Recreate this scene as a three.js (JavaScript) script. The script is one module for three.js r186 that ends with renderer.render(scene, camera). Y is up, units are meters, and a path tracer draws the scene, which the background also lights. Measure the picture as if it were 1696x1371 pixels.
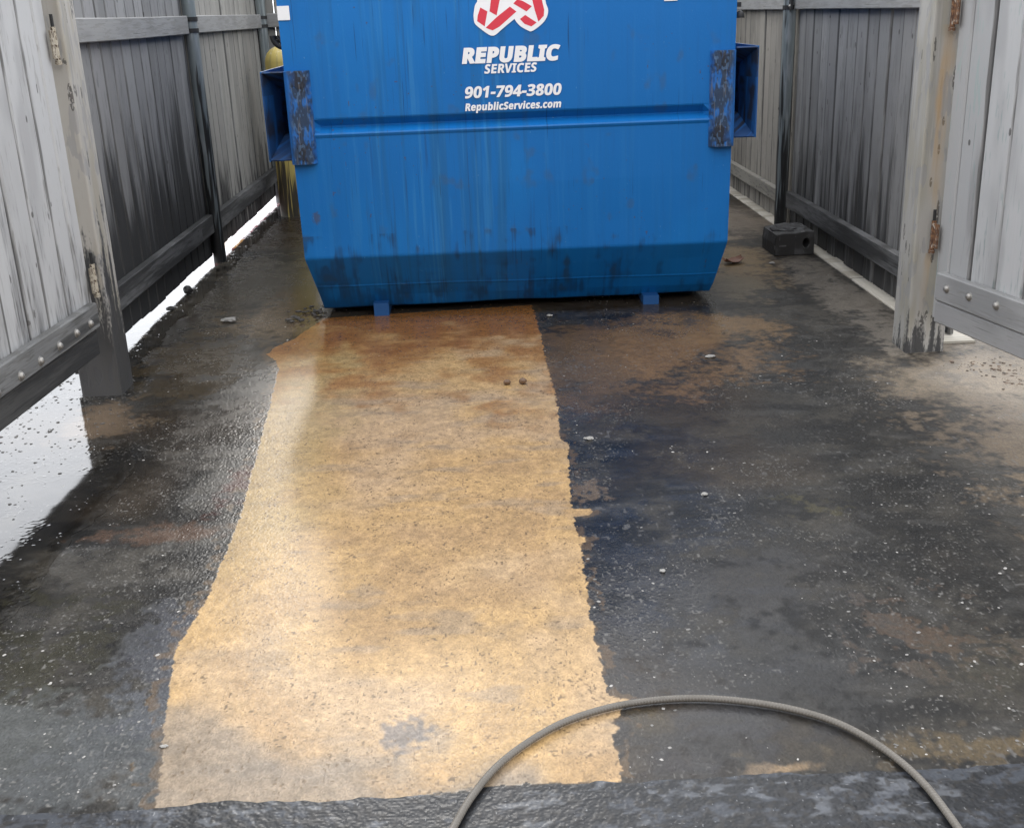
import * as THREE from 'three';
import { mergeGeometries } from 'three/addons/utils/BufferGeometryUtils.js';
import { FontLoader } from 'three/addons/loaders/FontLoader.js';
import { TextGeometry } from 'three/addons/geometries/TextGeometry.js';

// ---------------------------------------------------------------- camera, sky, sun, exposure
const D = Math.PI / 180;
const scene = new THREE.Scene();
const camera = new THREE.PerspectiveCamera(40.66, 1024 / 827, 0.05, 400);
camera.position.set(0, 1.3, 0);
camera.rotation.order = 'YXZ';
camera.rotation.set(-19.83 * D, -1.0 * D, -2.2 * D);

const renderer = new THREE.WebGLRenderer({ antialias: true });
renderer.toneMapping = THREE.LinearToneMapping;
renderer.toneMappingExposure = 2.6;
renderer.shadowMap.enabled = true;

const sunDir = new THREE.Vector3(Math.sin(-3.7 * D) * Math.cos(22.2 * D), Math.sin(22.2 * D), -Math.cos(-3.7 * D) * Math.cos(22.2 * D));

// ---------------------------------------------------------------- seeded noise
let seed = 20240;
function rnd() { seed = (seed + 0x6d2b79f5) | 0; let t = Math.imul(seed ^ (seed >>> 15), 1 | seed); t = (t + Math.imul(t ^ (t >>> 7), 61 | t)) ^ t; return ((t ^ (t >>> 14)) >>> 0) / 4294967296; }
const rr = (a, b) => a + (b - a) * rnd();
const LAT = new Float32Array(65536); for (let i = 0; i < 65536; i++) LAT[i] = rnd();
function vn(x, y) {
  const xi = Math.floor(x), yi = Math.floor(y); let fx = x - xi, fy = y - yi;
  fx = fx * fx * (3 - 2 * fx); fy = fy * fy * (3 - 2 * fy);
  const x0 = xi & 255, x1 = (xi + 1) & 255, y0 = (yi & 255) << 8, y1 = ((yi + 1) & 255) << 8;
  const a = LAT[y0 + x0], b = LAT[y0 + x1], c = LAT[y1 + x0], d = LAT[y1 + x1];
  return a + (b - a) * fx + (c - a + (a - b - c + d) * fx) * fy;
}
const fbm = (x, y, n = 4) => { n = Math.min(n, 3); let s = 0, a = 0.5, t = 0; for (let i = 0; i < n; i++) { s += a * vn(x, y); t += a; a *= 0.55; x = x * 2.03 + 17.3; y = y * 2.03 + 9.1; } return s / t; };
const clamp = (v, a = 0, b = 1) => Math.min(b, Math.max(a, v));
const sm = (a, b, v) => { const t = clamp((v - a) / (b - a)); return t * t * (3 - 2 * t); };
const mix3 = (c, d, t) => { c[0] += (d[0] - c[0]) * t; c[1] += (d[1] - c[1]) * t; c[2] += (d[2] - c[2]) * t; };
const toS = (v) => { v = clamp(v); return 255 * (v <= 0.0031308 ? v * 12.92 : 1.055 * Math.pow(v, 1 / 2.4) - 0.055); };

// sky: an even, bright overcast with soft cloud structure and the veiled sun behind it
{
  const w = 512, h = 256, d = new Float32Array(w * h * 4), v = new THREE.Vector3();
  for (let j = 0; j < h; j++) for (let i = 0; i < w; i++) {
    const el = ((j + 0.5) / h - 0.5) * Math.PI, az = ((i + 0.5) / w - 0.5) * 2 * Math.PI;
    v.set(Math.cos(el) * Math.cos(az), Math.sin(el), Math.cos(el) * Math.sin(az));
    let L = 1.2 - 0.22 * Math.max(0, v.y);
    const q = 1 / (Math.max(v.y, 0) + 0.35);
    L *= 0.86 + 0.28 * fbm(v.x * q * 2.1 + 40, v.z * q * 2.1 + 40, 5);
    const ang = Math.acos(clamp(v.dot(sunDir), -1, 1)) / D;
    L += 0.25 * Math.exp(-((ang / 10) ** 2)) + 0.15 * Math.exp(-((ang / 28) ** 2));
    const k = (j * w + i) * 4;
    if (el < 0) { d[k] = 0.2; d[k + 1] = 0.2; d[k + 2] = 0.2; } else { d[k] = L * 0.96; d[k + 1] = L * 0.985; d[k + 2] = L * 1.035; }
    d[k + 3] = 1;
  }
  const t = new THREE.DataTexture(d, w, h, THREE.RGBAFormat, THREE.FloatType);
  t.mapping = THREE.EquirectangularReflectionMapping; t.magFilter = t.minFilter = THREE.LinearFilter; t.needsUpdate = true;
  scene.background = t; scene.environment = t;
}
const sun = new THREE.DirectionalLight(new THREE.Color(1.0, 0.95, 0.88), 0.5);
sun.position.copy(sunDir).multiplyScalar(30); sun.castShadow = true; sun.shadow.radius = 20;
Object.assign(sun.shadow.camera, { left: -8, right: 8, top: 8, bottom: -8, near: 1, far: 80 });
scene.add(sun, sun.target); sun.target.position.set(0, 0, -4);

// ---------------------------------------------------------------- helpers
function texPair(w, h, W, H, fn, bump = true) {      // fn(x, y, c) in metres -> fills c (linear rgb), returns relief 0..1
  const a = new Uint8Array(w * h * 4), b = bump ? new Uint8Array(w * h * 4) : null, c = [0, 0, 0];
  for (let j = 0; j < h; j++) for (let i = 0; i < w; i++) {
    const k = (j * w + i) * 4, r = fn((i + 0.5) / w * W, (j + 0.5) / h * H, c);
    a[k] = toS(c[0]); a[k + 1] = toS(c[1]); a[k + 2] = toS(c[2]); a[k + 3] = 255;
    if (b) { b[k] = b[k + 1] = b[k + 2] = 255 * clamp(r); b[k + 3] = 255; }
  }
  return [dataTex(a, w, h, true), b && dataTex(b, w, h, false)];
}
function dataTex(a, w, h, color) {
  const t = new THREE.DataTexture(a, w, h, THREE.RGBAFormat, THREE.UnsignedByteType);
  t.wrapS = t.wrapT = THREE.RepeatWrapping; t.magFilter = THREE.LinearFilter; t.minFilter = THREE.LinearMipmapLinearFilter; t.generateMipmaps = true;
  if (color) t.colorSpace = THREE.SRGBColorSpace; t.needsUpdate = true; return t;
}
const std = (o) => new THREE.MeshStandardMaterial(o);
const rgb = (r, g, b) => new THREE.Color().setRGB(r, g, b);
const taken = {};
function numbered(n) { const k = taken[n] = (taken[n] ?? -1) + 1; return k ? n + '_' + String(k).padStart(3, '0') : n; }
function part(name, geo, mat, parent, label) {
  const m = new THREE.Mesh(geo, mat); m.name = name; m.castShadow = m.receiveShadow = true; parent.add(m);
  if (label) m.userData.label = label;
  return m;
}
function thing(name, label, category, pos = [0, 0, 0], turn = 0, group) {
  const g = new THREE.Group(); g.name = numbered(name); g.position.set(...pos); g.rotation.y = turn; scene.add(g);
  g.userData = { label, category }; if (group) g.userData.group = group; return g;
}
function solo(name, geo, mat, label, category, pos = [0, 0, 0], group) {
  const m = part(numbered(name), geo, mat, scene); m.position.set(...pos);
  m.userData = { label, category }; if (group) m.userData.group = group; return m;
}
function structure(name, geo, mat) { const m = part(name, geo, mat, scene); m.userData = { kind: 'structure' }; return m; }
// triangle soup with metre-based uv
class Soup {
  constructor() { this.p = []; this.u = []; }
  tri(a, b, c, ua, ub, uc) { this.p.push(...a, ...b, ...c); this.u.push(...ua, ...ub, ...uc); }
  quad(a, b, c, d, ua, ub, uc, ud) { this.tri(a, b, c, ua, ub, uc); this.tri(a, c, d, ua, uc, ud); }
  geo() { const g = new THREE.BufferGeometry(); g.setAttribute('position', new THREE.Float32BufferAttribute(this.p, 3)); g.setAttribute('uv', new THREE.Float32BufferAttribute(this.u, 2)); g.computeVertexNormals(); return g; }
}
// upright prism: outline [[x,z]...] counter-clockwise seen from above (+y); uv(u from x or perimeter, y)
function prismY(out, y0, y1, uv, bow = null) {
  const s = new Soup(), n = out.length, ny = bow ? 6 : 1; let per = 0;
  for (let k = 0; k < n; k++) {
    const a = out[k], b = out[(k + 1) % n], len = Math.hypot(b[0] - a[0], b[1] - a[1]);
    for (let j = 0; j < ny; j++) {
      const ya = y0 + (y1 - y0) * j / ny, yb = y0 + (y1 - y0) * (j + 1) / ny, da = bow ? bow(ya) : 0, db = bow ? bow(yb) : 0;
      s.quad([a[0], ya, a[1] + da], [b[0], ya, b[1] + da], [b[0], yb, b[1] + db], [a[0], yb, a[1] + db], uv(a[0], a[1], ya, per), uv(b[0], b[1], ya, per + len), uv(b[0], b[1], yb, per + len), uv(a[0], a[1], yb, per));
    }
    per += len;
  }
  for (let k = 1; k < n - 1; k++) for (const [y, f] of [[y1, 1], [y0, 0]]) {
    const d = bow ? bow(y) : 0, P = (q) => [q[0], y, q[1] + d], U = (q) => uv(q[0], q[1], y, 0);
    f ? s.tri(P(out[0]), P(out[k]), P(out[k + 1]), U(out[0]), U(out[k]), U(out[k + 1])) : s.tri(P(out[0]), P(out[k + 1]), P(out[k]), U(out[0]), U(out[k + 1]), U(out[k]));
  }
  return s.geo();
}
// box with bevelled edges along its length, running along x
function beam(x0, x1, y0, y1, z0, z1, c, U, sag = 0) {
  const sec = [[y0 + c, z1], [y1 - c, z1], [y1, z1 - c], [y1, z0 + c], [y1 - c, z0], [y0 + c, z0], [y0, z0 + c], [y0, z1 - c]], s = new Soup(), n = 8, N = sag ? 8 : 1;
  for (let k = 0; k < n; k++) { const a = sec[k], b = sec[(k + 1) % n];
    for (let i = 0; i < N; i++) { const xa = x0 + (x1 - x0) * i / N, xb = x0 + (x1 - x0) * (i + 1) / N, f = (x) => -sag * Math.sin(Math.PI * (x - x0) / (x1 - x0));
      s.quad([xa, a[0] + f(xa), a[1]], [xb, a[0] + f(xb), a[1]], [xb, b[0] + f(xb), b[1]], [xa, b[0] + f(xa), b[1]], U(xa, a[0]), U(xb, a[0]), U(xb, b[0]), U(xa, b[0])); } }
  for (let k = 1; k < n - 1; k++) for (const x of [x0, x1]) s.tri([x, ...sec[0]], [x, ...sec[x === x1 ? k + 1 : k]], [x, ...sec[x === x1 ? k : k + 1]], U(x, sec[0][0]), U(x, sec[k][0]), U(x, sec[k + 1][0]));
  return s.geo();
}
// slab of some thickness on a quad
function slab(q, t) {
  const [a, b, c, d] = q.map((p) => new THREE.Vector3(...p));
  const n = b.clone().sub(a).cross(d.clone().sub(a)).normalize().multiplyScalar(-t), s = new Soup(), f = [a, b, c, d], r = f.map((p) => p.clone().add(n));
  const A = (p) => [p.x, p.y, p.z], U = (p) => [p.x + p.z, p.y], Q = (...p) => s.quad(...p.map(A), ...p.map(U));
  Q(...f); Q(r[3], r[2], r[1], r[0]); for (let k = 0; k < 4; k++) Q(f[(k + 1) % 4], f[k], r[k], r[(k + 1) % 4]);
  return s.geo();
}
const box = (w, h, d, x = 0, y = 0, z = 0) => new THREE.BoxGeometry(w, h, d).translate(x, y, z);
function lump(r, sx, sy, sz, rough, det = 1) {
  const g = new THREE.IcosahedronGeometry(r, det), p = g.attributes.position, o = rr(0, 90);
  for (let i = 0; i < p.count; i++) { const x = p.getX(i), y = p.getY(i), z = p.getZ(i), f = 1 + rough * (fbm((x / r) * 1.7 + o, (y / r) * 1.7 + (z / r) * 2.3 + o, 3) - 0.5) * 2; p.setXYZ(i, x * f * sx, y * f * sy, z * f * sz); }
  g.computeVertexNormals(); g.computeBoundingBox(); g.translate(0, -g.boundingBox.min.y, 0); return g;
}

// ---------------------------------------------------------------- ground
const PX0 = -2.3, PX1 = 2.3, PZ0 = 1.6, PZ1 = 8.7;             // the pad, z measured away from the camera
const CLEAN = [[-0.76, -5.02], [-0.85, -4.68], [-0.912, -4.566], [-0.927, -4.46], [-0.87, -4.36], [-0.843, -4.258], [-0.784, -3.626], [-0.745, -3.145], [-0.72, -2.882], [-0.712, -2.604], [-0.705, -2.398], [-0.719, -2.246], [-0.724, -2.158], [-0.694, -1.993], [-0.677, -1.888], [-0.662, -1.828], [-0.64, -1.719], [-0.62, -1.61], [-0.49, -1.612], [-0.397, -1.61], [-0.261, -1.626], [-0.155, -1.64], [-0.027, -1.655], [0.06, -1.655], [0.199, -1.646], [0.203, -1.697], [0.201, -1.788], [0.225, -1.805], [0.199, -1.826], [0.25, -1.893], [0.206, -1.917], [0.206, -2.005], [0.201, -2.15], [0.203, -2.312], [0.206, -2.5], [0.21, -2.6], [0.225, -2.605], [0.225, -2.63], [0.21, -2.635], [0.206, -2.76], [0.255, -2.77], [0.255, -2.81], [0.207, -2.815], [0.212, -3.0], [0.235, -3.3], [0.212, -3.358], [0.226, -3.679], [0.216, -4.183], [0.214, -4.823], [0.2, -5.1]];
// stains on the dark slab: x, distance, radii, linear colour, strength, raggedness
const STAINS = [
  [0.62, 4.28, 0.5, 0.55, [0.14, 0.082, 0.038], 0.85, 0.7], [0.3, 4.1, 0.26, 0.65, [0.085, 0.055, 0.03], 0.8, 0.6], [0.95, 4.62, 0.33, 0.3, [0.17, 0.105, 0.05], 0.75, 0.7],
  [1.84, 3.78, 0.5, 0.46, [0.21, 0.168, 0.12], 0.96, 0.45], [2.3, 3.55, 0.75, 0.8, [0.2, 0.165, 0.122], 0.95, 0.4], [1.68, 3.15, 0.34, 0.5, [0.13, 0.098, 0.066], 0.8, 0.9], [1.5, 2.62, 0.17, 0.34, [0.13, 0.095, 0.06], 0.75, 1.0],
  [1.3, 5.9, 0.26, 0.75, [0.2, 0.14, 0.075], 0.9, 0.7], [1.45, 7.2, 0.5, 0.9, [0.16, 0.13, 0.1], 0.8, 0.6], [1.2, 5.3, 0.2, 0.35, [0.11, 0.09, 0.06], 0.8, 0.7],
  [1.66, 4.9, 0.16, 1.3, [0.16, 0.14, 0.115], 0.7, 0.9],
  [-1.15, 5.7, 0.5, 1.1, [0.085, 0.075, 0.058], 0.85, 0.9], [-0.95, 5.1, 0.3, 0.5, [0.14, 0.1, 0.06], 0.7, 0.9], [-1.2, 4.35, 0.3, 0.55, [0.055, 0.042, 0.026], 0.8, 0.9], [-1.38, 3.72, 0.16, 0.25, [0.12, 0.085, 0.055], 0.75, 0.8],
  [-0.86, 2.76, 0.22, 0.07, [0.1, 0.06, 0.04], 0.6, 0.9], [-0.78, 3.1, 0.08, 0.2, [0.07, 0.025, 0.018], 0.7, 0.8],
  [-1.02, 2.12, 0.13, 0.3, [0.04, 0.037, 0.021], 0.4, 1.9], [-0.98, 1.86, 0.12, 0.2, [0.045, 0.042, 0.028], 0.35, 1.9],
  [0.9, 2.06, 0.12, 0.15, [0.09, 0.058, 0.036], 0.5, 2.2], [0.99, 1.93, 0.14, 0.12, [0.05, 0.044, 0.03], 0.4, 2.0], [0.84, 1.7, 0.28, 0.06, [0.085, 0.062, 0.033], 0.75, 1.3], [0.5, 1.66, 0.07, 0.02, [0.22, 0.15, 0.085], 0.75, 1.0],
  [0.28, 1.83, 0.05, 0.05, [0.05, 0.035, 0.015], 0.9, 0.6], [0.27, 2.95, 0.06, 0.09, [0.14, 0.1, 0.065], 0.6, 1.5], [0.86, 2.72, 0.08, 0.1, [0.08, 0.068, 0.03], 0.4, 1.5],
  [0.42, 1.95, 0.5, 0.3, [0.045, 0.043, 0.04], 0.4, 1.4], [0.55, 2.35, 0.3, 0.18, [0.045, 0.042, 0.04], 0.4, 1.4], [-0.85, 1.8, 0.5, 0.25, [0.08, 0.084, 0.085], 0.65, 1.0], [-0.7, 2.15, 0.14, 0.3, [0.075, 0.078, 0.09], 0.5, 1.0],
];
{
  const N = 2048, cv = document.createElement('canvas'); cv.width = cv.height = 1024;
  const g2 = cv.getContext('2d'); g2.fillStyle = '#000'; g2.fillRect(0, 0, 1024, 1024); g2.fillStyle = '#fff'; g2.beginPath();
  CLEAN.forEach(([x, z], i) => g2[i ? 'lineTo' : 'moveTo']((x + 1.2) / 1.8 * 1024, (-z - 1.5) / 3.7 * 1024)); g2.closePath(); g2.fill();
  const M = g2.getImageData(0, 0, 1024, 1024).data;
  const mask = (x, d) => { const i = Math.round((x + 1.2) / 1.8 * 1024), j = Math.round((d - 1.5) / 3.7 * 1024); return i < 0 || j < 0 || i > 1023 || j > 1023 ? 0 : M[(j * 1024 + i) * 4] / 255; };
  const A = new Uint8Array(N * N * 4), B = new Uint8Array(N * N * 4), R = new Uint8Array(N * N * 4), c = [0, 0, 0], c2 = [0, 0, 0];
  for (let j = 0; j < N; j++) for (let i = 0; i < N; i++) {
    const x = PX0 + (PX1 - PX0) * (i + 0.5) / N, d = PZ0 + (PZ1 - PZ0) * (j + 0.5) / N;
    const big = fbm(x * 1.6 + 3, d * 1.6, 4), mid = fbm(x * 7 + 11, d * 6 + 5, 4), swirl = fbm(x * 9 + mid * 3, d * 16 + 70, 3), fine = vn(x * 210, d * 160), fine2 = vn(x * 95 + 7, d * 75 + 3), grain = fbm(x * 420, d * 330 + 8, 2), blot = fbm(x * 34 + 6, d * 34 + 2, 3);
    // old black grease film over the slab
    c[0] = 0.0115; c[1] = 0.0106; c[2] = 0.0093;
    mix3(c, [0.017, 0.0195, 0.0265], sm(0.9, 0.25, Math.abs(x - 0.42) / 0.42) * sm(0.35, 0.6, swirl) * 0.8 * sm(4.2, 3.2, d));
    mix3(c, [0.034, 0.03, 0.024], sm(0.4, 0.68, mid * 0.7 + blot * 0.3) * 0.85); mix3(c, [0.004, 0.004, 0.0042], sm(0.5, 0.66, fbm(x * 5 + 21, d * 11 + 40, 3) * 0.7 + blot * 0.3) * 0.75);
    mix3(c, [0.042, 0.04, 0.037], sm(0.55, 0.8, swirl) * 0.5);
    mix3(c, [0.034, 0.024, 0.015], sm(0.5, 0.75, big) * 0.6);
    for (const [sx, sd, rx, rd, col, st, rag] of STAINS) {
      const ex = (x - sx) / rx, ed = (d - sd) / rd, q = ex * ex + ed * ed; if (q > 4) continue;
      const t = sm(1.1, 0.35, Math.sqrt(q) + rag * ((mid - 0.5) * 1.5 + (swirl - 0.5) * 0.8 + (fine2 - 0.5) * 0.35 + (blot - 0.5) * 1.3)) * st;
      if (t > 0) mix3(c, col, t);
    }
    const k1 = (0.55 + 0.9 * grain) * (0.72 + 0.56 * blot); c[0] *= k1; c[1] *= k1; c[2] *= k1;
    // grit bound in the film, in loose clusters
    const cl = fbm(x * 5 + 50, d * 5 + 20, 3), gr = sm(0.86 - 0.12 * cl, 0.97 - 0.1 * cl, fine) * sm(0.38, 0.62, cl);
    mix3(c, [0.14, 0.134, 0.124], gr * 0.7);
    const sp = sm(0.8, 0.92, fine2) * sm(0.5, 0.75, vn(x * 3.1 + 90, d * 2.6)); mix3(c, [0.11, 0.105, 0.1], sp * 0.55);
    // the pressure-washed strip
    const rag = x > -0.25 ? 0.006 : 0.004, mk = mask(x + (vn(x * 60, d * 60) - 0.5) * rag * 2 + (vn(x * 190, d * 190 + 4) - 0.5) * rag, d + (vn(x * 70 + 9, d * 70) - 0.5) * rag * 2);
    let rough, relief;
    if (mk > 0.02) {
      c2[0] = 0.35; c2[1] = 0.226; c2[2] = 0.1;
      mix3(c2, [0.34, 0.236, 0.135], sm(0.4, 0.66, fbm(x * 3.2 + 5, d * 3.2 + 9, 3)) * 0.8);
      mix3(c2, [0.26, 0.165, 0.08], sm(0.47, 0.72, mid) * 0.55);
      mix3(c2, [0.23, 0.17, 0.11], sm(0.58, 0.8, fbm(x * 6 + 31, d * 15 + 2, 4)) * 0.6);
      mix3(c2, [0.26, 0.185, 0.075], sm(-0.5, -0.72, x + (mid - 0.5) * 0.3 - (d - 1.7) * 0.035) * 0.55 * sm(2.2, 2.9, d));
      // rust and leachate soaked in where the container stands
      mix3(c2, [0.24, 0.115, 0.034], sm(3.75, 4.55, d + (mid - 0.5) * 1.6 + (swirl - 0.5) * 0.9) * 0.8);
      mix3(c2, [0.16, 0.062, 0.018], sm(4.35, 4.85, d + (mid - 0.5) * 1.1 + (swirl - 0.5) * 0.7) * 0.7);
      mix3(c2, [0.15, 0.13, 0.108], sm(1.86, 1.68, d + (mid - 0.5) * 0.35 + (x + 0.3) * 0.35) * 0.7);
      mix3(c2, [0.11, 0.1, 0.096], sm(1.05, 0.35, Math.hypot((x + 0.205) / 0.05, (d - 1.815) / 0.06) + (fine2 - 0.5) * 0.9 + (mid - 0.5)) * 0.8);
      const pit = sm(0.76, 0.9, fine) * sm(0.4, 0.58, fbm(x * 30, d * 24, 2)); mix3(c2, [0.1, 0.065, 0.035], pit * 0.85);
      const k2 = (0.6 + 0.8 * grain) * (0.78 + 0.44 * blot) * (0.86 + 0.28 * fine2); c2[0] *= k2; c2[1] *= k2; c2[2] *= k2;
      mix3(c, c2, mk);
    }
    // damp fringe where the wand half cleaned the film
    if (mk < 0.5) { const fr = mask(x - 0.03 * (x > -0.25 ? 1 : -1) + (blot - 0.5) * 0.07, d + (mid - 0.5) * 0.1); if (fr > 0.5) mix3(c, [0.11, 0.07, 0.036], 0.5 * sm(0.45, 0.65, vn(x * 55 + 3, d * 42) * 0.5 + blot * 0.5)); }
    // paint flecks on the ground past the left fence line
    if (x < -1.53 && d > 6.3) { const f = vn(x * 60, d * 25); mix3(c, f > 0.45 ? [0.42, 0.1, 0.12] : [0.6, 0.58, 0.57], sm(6.3, 7.0, d + (fine2 - 0.5)) * 0.85); if (Math.abs(d - 6.95) < 0.14) mix3(c, [0.6, 0.32, 0.08], 0.9); }
    // surface: water lies on the left and by the container, the rest is damp
    const far = sm(4.0, 4.5, d) * 0.4, pool = Math.max(sm(-1.02 - far, -1.3 - far * 0.6, x + (mid - 0.5) * (0.35 - 0.5 * far)), sm(4.15, 4.75, d + (mid - 0.5) * 0.8) * sm(1.2, 0.9, x) * sm(-1.1, -0.85, x) * 0.8);
    const dampLow = mk * sm(4.4, 3.6, d);
    const dry = sm(1.0, 0.6, Math.hypot((x - 2.05) / 1.0, (d - 3.6) / 1.1) + (mid - 0.5) * 0.5) * 0.9;
    rough = 0.27 + 0.17 * sm(0.25, 0.6, x) + 0.2 * (mid - 0.5) + 0.16 * (blot - 0.5) + 0.2 * gr; rough += (0.62 - rough) * dry; rough += (0.2 - rough) * mk; rough += 0.08 * dampLow; rough += (0.065 - rough) * pool * (1 - 0.5 * mk);
    relief = 0.5 + (0.62 * (grain - 0.5) + 0.4 * (fine - 0.5) + 0.14 * (fine2 - 0.5) + 0.2 * (mid - 0.5)) * (1 - 0.82 * pool) * (1 - 0.55 * mk) - 0.1 * mk;
    const st = sm(0.83, 0.93, fine2) * sm(0.45, 0.62, cl) * pool * sm(3.0, 3.9, d); relief += 0.25 * st; rough += 0.3 * st; if (st > 0) mix3(c, [0.03, 0.028, 0.025], st);
    const k = (j * N + i) * 4;
    A[k] = toS(c[0]); A[k + 1] = toS(c[1]); A[k + 2] = toS(c[2]); A[k + 3] = 255;
    B[k] = B[k + 1] = B[k + 2] = 255 * clamp(relief); B[k + 3] = 255;
    R[k] = R[k + 1] = R[k + 2] = 255 * clamp(rough); R[k + 3] = 255;
  }
  const mat = new THREE.MeshPhysicalMaterial({ map: dataTex(A, N, N, true), bumpMap: dataTex(B, N, N, false), bumpScale: 0.001, roughnessMap: dataTex(R, N, N, false), roughness: 1, metalness: 0, ior: 1.31 });
  const s = new Soup(), q = (x, z) => [(x - PX0) / (PX1 - PX0), (-z - PZ0) / (PZ1 - PZ0)];
  const P = [[PX0, -PZ0], [PX1, -PZ0], [PX1, -PZ1], [PX0, -PZ1]];
  s.quad(...P.map(([x, z]) => [x, 0, z]), ...P.map(([x, z]) => q(x, z)));
  for (let k = 0; k < 4; k++) { const a = P[k], b = P[(k + 1) % 4]; s.quad([b[0], 0, b[1]], [a[0], 0, a[1]], [a[0], -0.1, a[1]], [b[0], -0.1, b[1]], q(...b), q(...a), q(...a), q(...b)); }
  structure('concrete_pad', s.geo(), mat);
  // oily rain water standing along the left side, a skin two millimetres deep with a ragged edge
  const [, wb] = texPair(768, 768, 2, 2, (x, y) => { const n = fbm(x * 12, y * 12, 3), f = vn(x * 120, y * 120), k = sm(0.9, 0.97, f) * sm(0.4, 0.6, n); return 0.5 + 0.25 * (n - 0.5) + 0.25 * (f - 0.5) * sm(0.45, 0.7, n) + 0.4 * k; });
  const rim = []; for (let d = 1.95; d <= 8.6; d += 0.012) { const base = d < 4.25 ? -1.13 - 0.12 * sm(2.6, 1.95, d) - 0.1 * sm(3.6, 4.25, d) : -1.44; rim.push(new THREE.Vector2(base + 0.16 * (fbm(d * 3 + 2, 5, 3) - 0.5) * (d < 4.2 ? 1 : 0.4) + 0.025 * (vn(d * 28, 3) - 0.5), d)); }
  const wg = new THREE.ShapeGeometry(new THREE.Shape([...rim, new THREE.Vector2(-2.3, 8.6), new THREE.Vector2(-2.3, 1.95)])).rotateX(-Math.PI / 2).translate(0, 0.0007, 0), wp = wg.attributes.position, wu = wg.attributes.uv;
  for (let i = 0; i < wp.count; i++) wu.setXY(i, ...q(wp.getX(i), wp.getZ(i)));
  wb.repeat.set(2.3, 3.55);
  structure('puddle', wg, new THREE.MeshPhysicalMaterial({ map: mat.map, bumpMap: wb, bumpScale: 0.0016, roughness: 0.07, ior: 1.62 }));
}
{ // wet asphalt apron in front of the slab
  const [m, b] = texPair(2048, 1024, 3.2, 1.6, (x, y, c) => {
    const n = fbm(x * 14, y * 38, 3), s = fbm(x * 5 + 30, y * 16 + n * 2, 3), f = vn(x * 230, y * 230), g = vn(x * 110 + 4, y * 110), h = fbm(x * 46, y * 60 + 9, 3);
    c[0] = 0.012; c[1] = 0.0125; c[2] = 0.014; mix3(c, [0.045, 0.049, 0.058], sm(0.48, 0.7, s + (h - 0.5) * 0.7) * 0.75); mix3(c, [0.12, 0.125, 0.135], sm(0.6, 0.78, n + (h - 0.5) * 0.4) * 0.5);  // grey-blue smears: rough sky reflection painted into the asphalt colour
    mix3(c, [0.02, 0.018, 0.016], sm(0.6, 0.85, g) * 0.7); mix3(c, [0.28, 0.28, 0.28], sm(0.93, 0.98, f) * 0.6);
    return 0.5 + 0.3 * (f - 0.5) + 0.35 * (g - 0.5) + 0.3 * (h - 0.5);
  });
  const edge = []; for (let x = -4; x <= 4.0001; x += 0.012) edge.push(new THREE.Vector2(x, 1.643 + 0.03 * (fbm(x * 6 + 3, 2, 3) - 0.5) + 0.016 * (fbm(x * 38, 7, 3) - 0.5)));
  const g = new THREE.ShapeGeometry(new THREE.Shape([...edge, new THREE.Vector2(4, -8), new THREE.Vector2(-4, -8)])).rotateX(-Math.PI / 2).translate(0, 0.0008, 0);
  const p = g.attributes.position, u = g.attributes.uv; for (let i = 0; i < p.count; i++) u.setXY(i, (p.getX(i) + 1.6) / 3.2, (p.getZ(i) + 1.7) / 1.6);
  structure('asphalt_apron', g, new THREE.MeshPhysicalMaterial({ map: m, bumpMap: b, bumpScale: 0.0018, roughness: 0.33, ior: 1.34 }));
}
{ // the lot outside the enclosure
  const [m, b] = texPair(512, 512, 6, 6, (x, y, c) => { const n = fbm(x * 1.5, y * 1.5, 5), f = vn(x * 40, y * 40); c[0] = 0.2 + 0.14 * n; c[1] = 0.195 + 0.135 * n; c[2] = 0.185 + 0.125 * n; return 0.5 + 0.4 * (f - 0.5); });
  const g = new THREE.PlaneGeometry(300, 300).rotateX(-Math.PI / 2).translate(0, -0.03, 0), p = g.attributes.position, u = g.attributes.uv;
  for (let i = 0; i < p.count; i++) u.setXY(i, p.getX(i) / 6, p.getZ(i) / 6);
  structure('parking_lot', g, new THREE.MeshPhysicalMaterial({ map: m, bumpMap: b, bumpScale: 0.002, roughness: 0.25, ior: 1.5 }));
}

{ // added brick block, unseen behind the photographer, to cut low light on the dumpster
  const t = thing('added_building', 'brown brick block added unseen behind the viewer to cut low light', 'added_building', [0, -0.03, 6.2]);
  const [m, b] = texPair(256, 256, 2, 2, (x, y, c) => { const n = fbm(x * 9, y * 9, 3), f = vn(x * 60, y * 60); c[0] = 0.16 + 0.06 * n; c[1] = 0.1 + 0.04 * n; c[2] = 0.075 + 0.03 * n; return f; });
  const brickMat = std({ map: m, bumpMap: b, bumpScale: 0.003, roughness: 0.85 }), trim = std({ color: rgb(0.3, 0.29, 0.27), roughness: 0.7 });
  const w = box(18, 4.2, 6, 0, 2.1, 3), u = w.attributes.uv; for (let i = 0; i < u.count; i++) u.setXY(i, u.getX(i) * 9, u.getY(i) * 2);
  part('wall', w, brickMat, t); part('parapet', box(18.2, 0.22, 6.2, 0, 4.31, 3), trim, t);
  const d = part('door', box(1.05, 2.1, 0.06, 2.4, 1.06, -0.025), std({ color: rgb(0.12, 0.11, 0.1), roughness: 0.5 }), t); part('handle', new THREE.CylinderGeometry(0.012, 0.012, 0.16, 8).translate(2.02, 1.05, -0.09), boltDoor(), d);
  function boltDoor() { return std({ color: rgb(0.4, 0.4, 0.4), roughness: 0.35, metalness: 0.9 }); }
}

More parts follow.
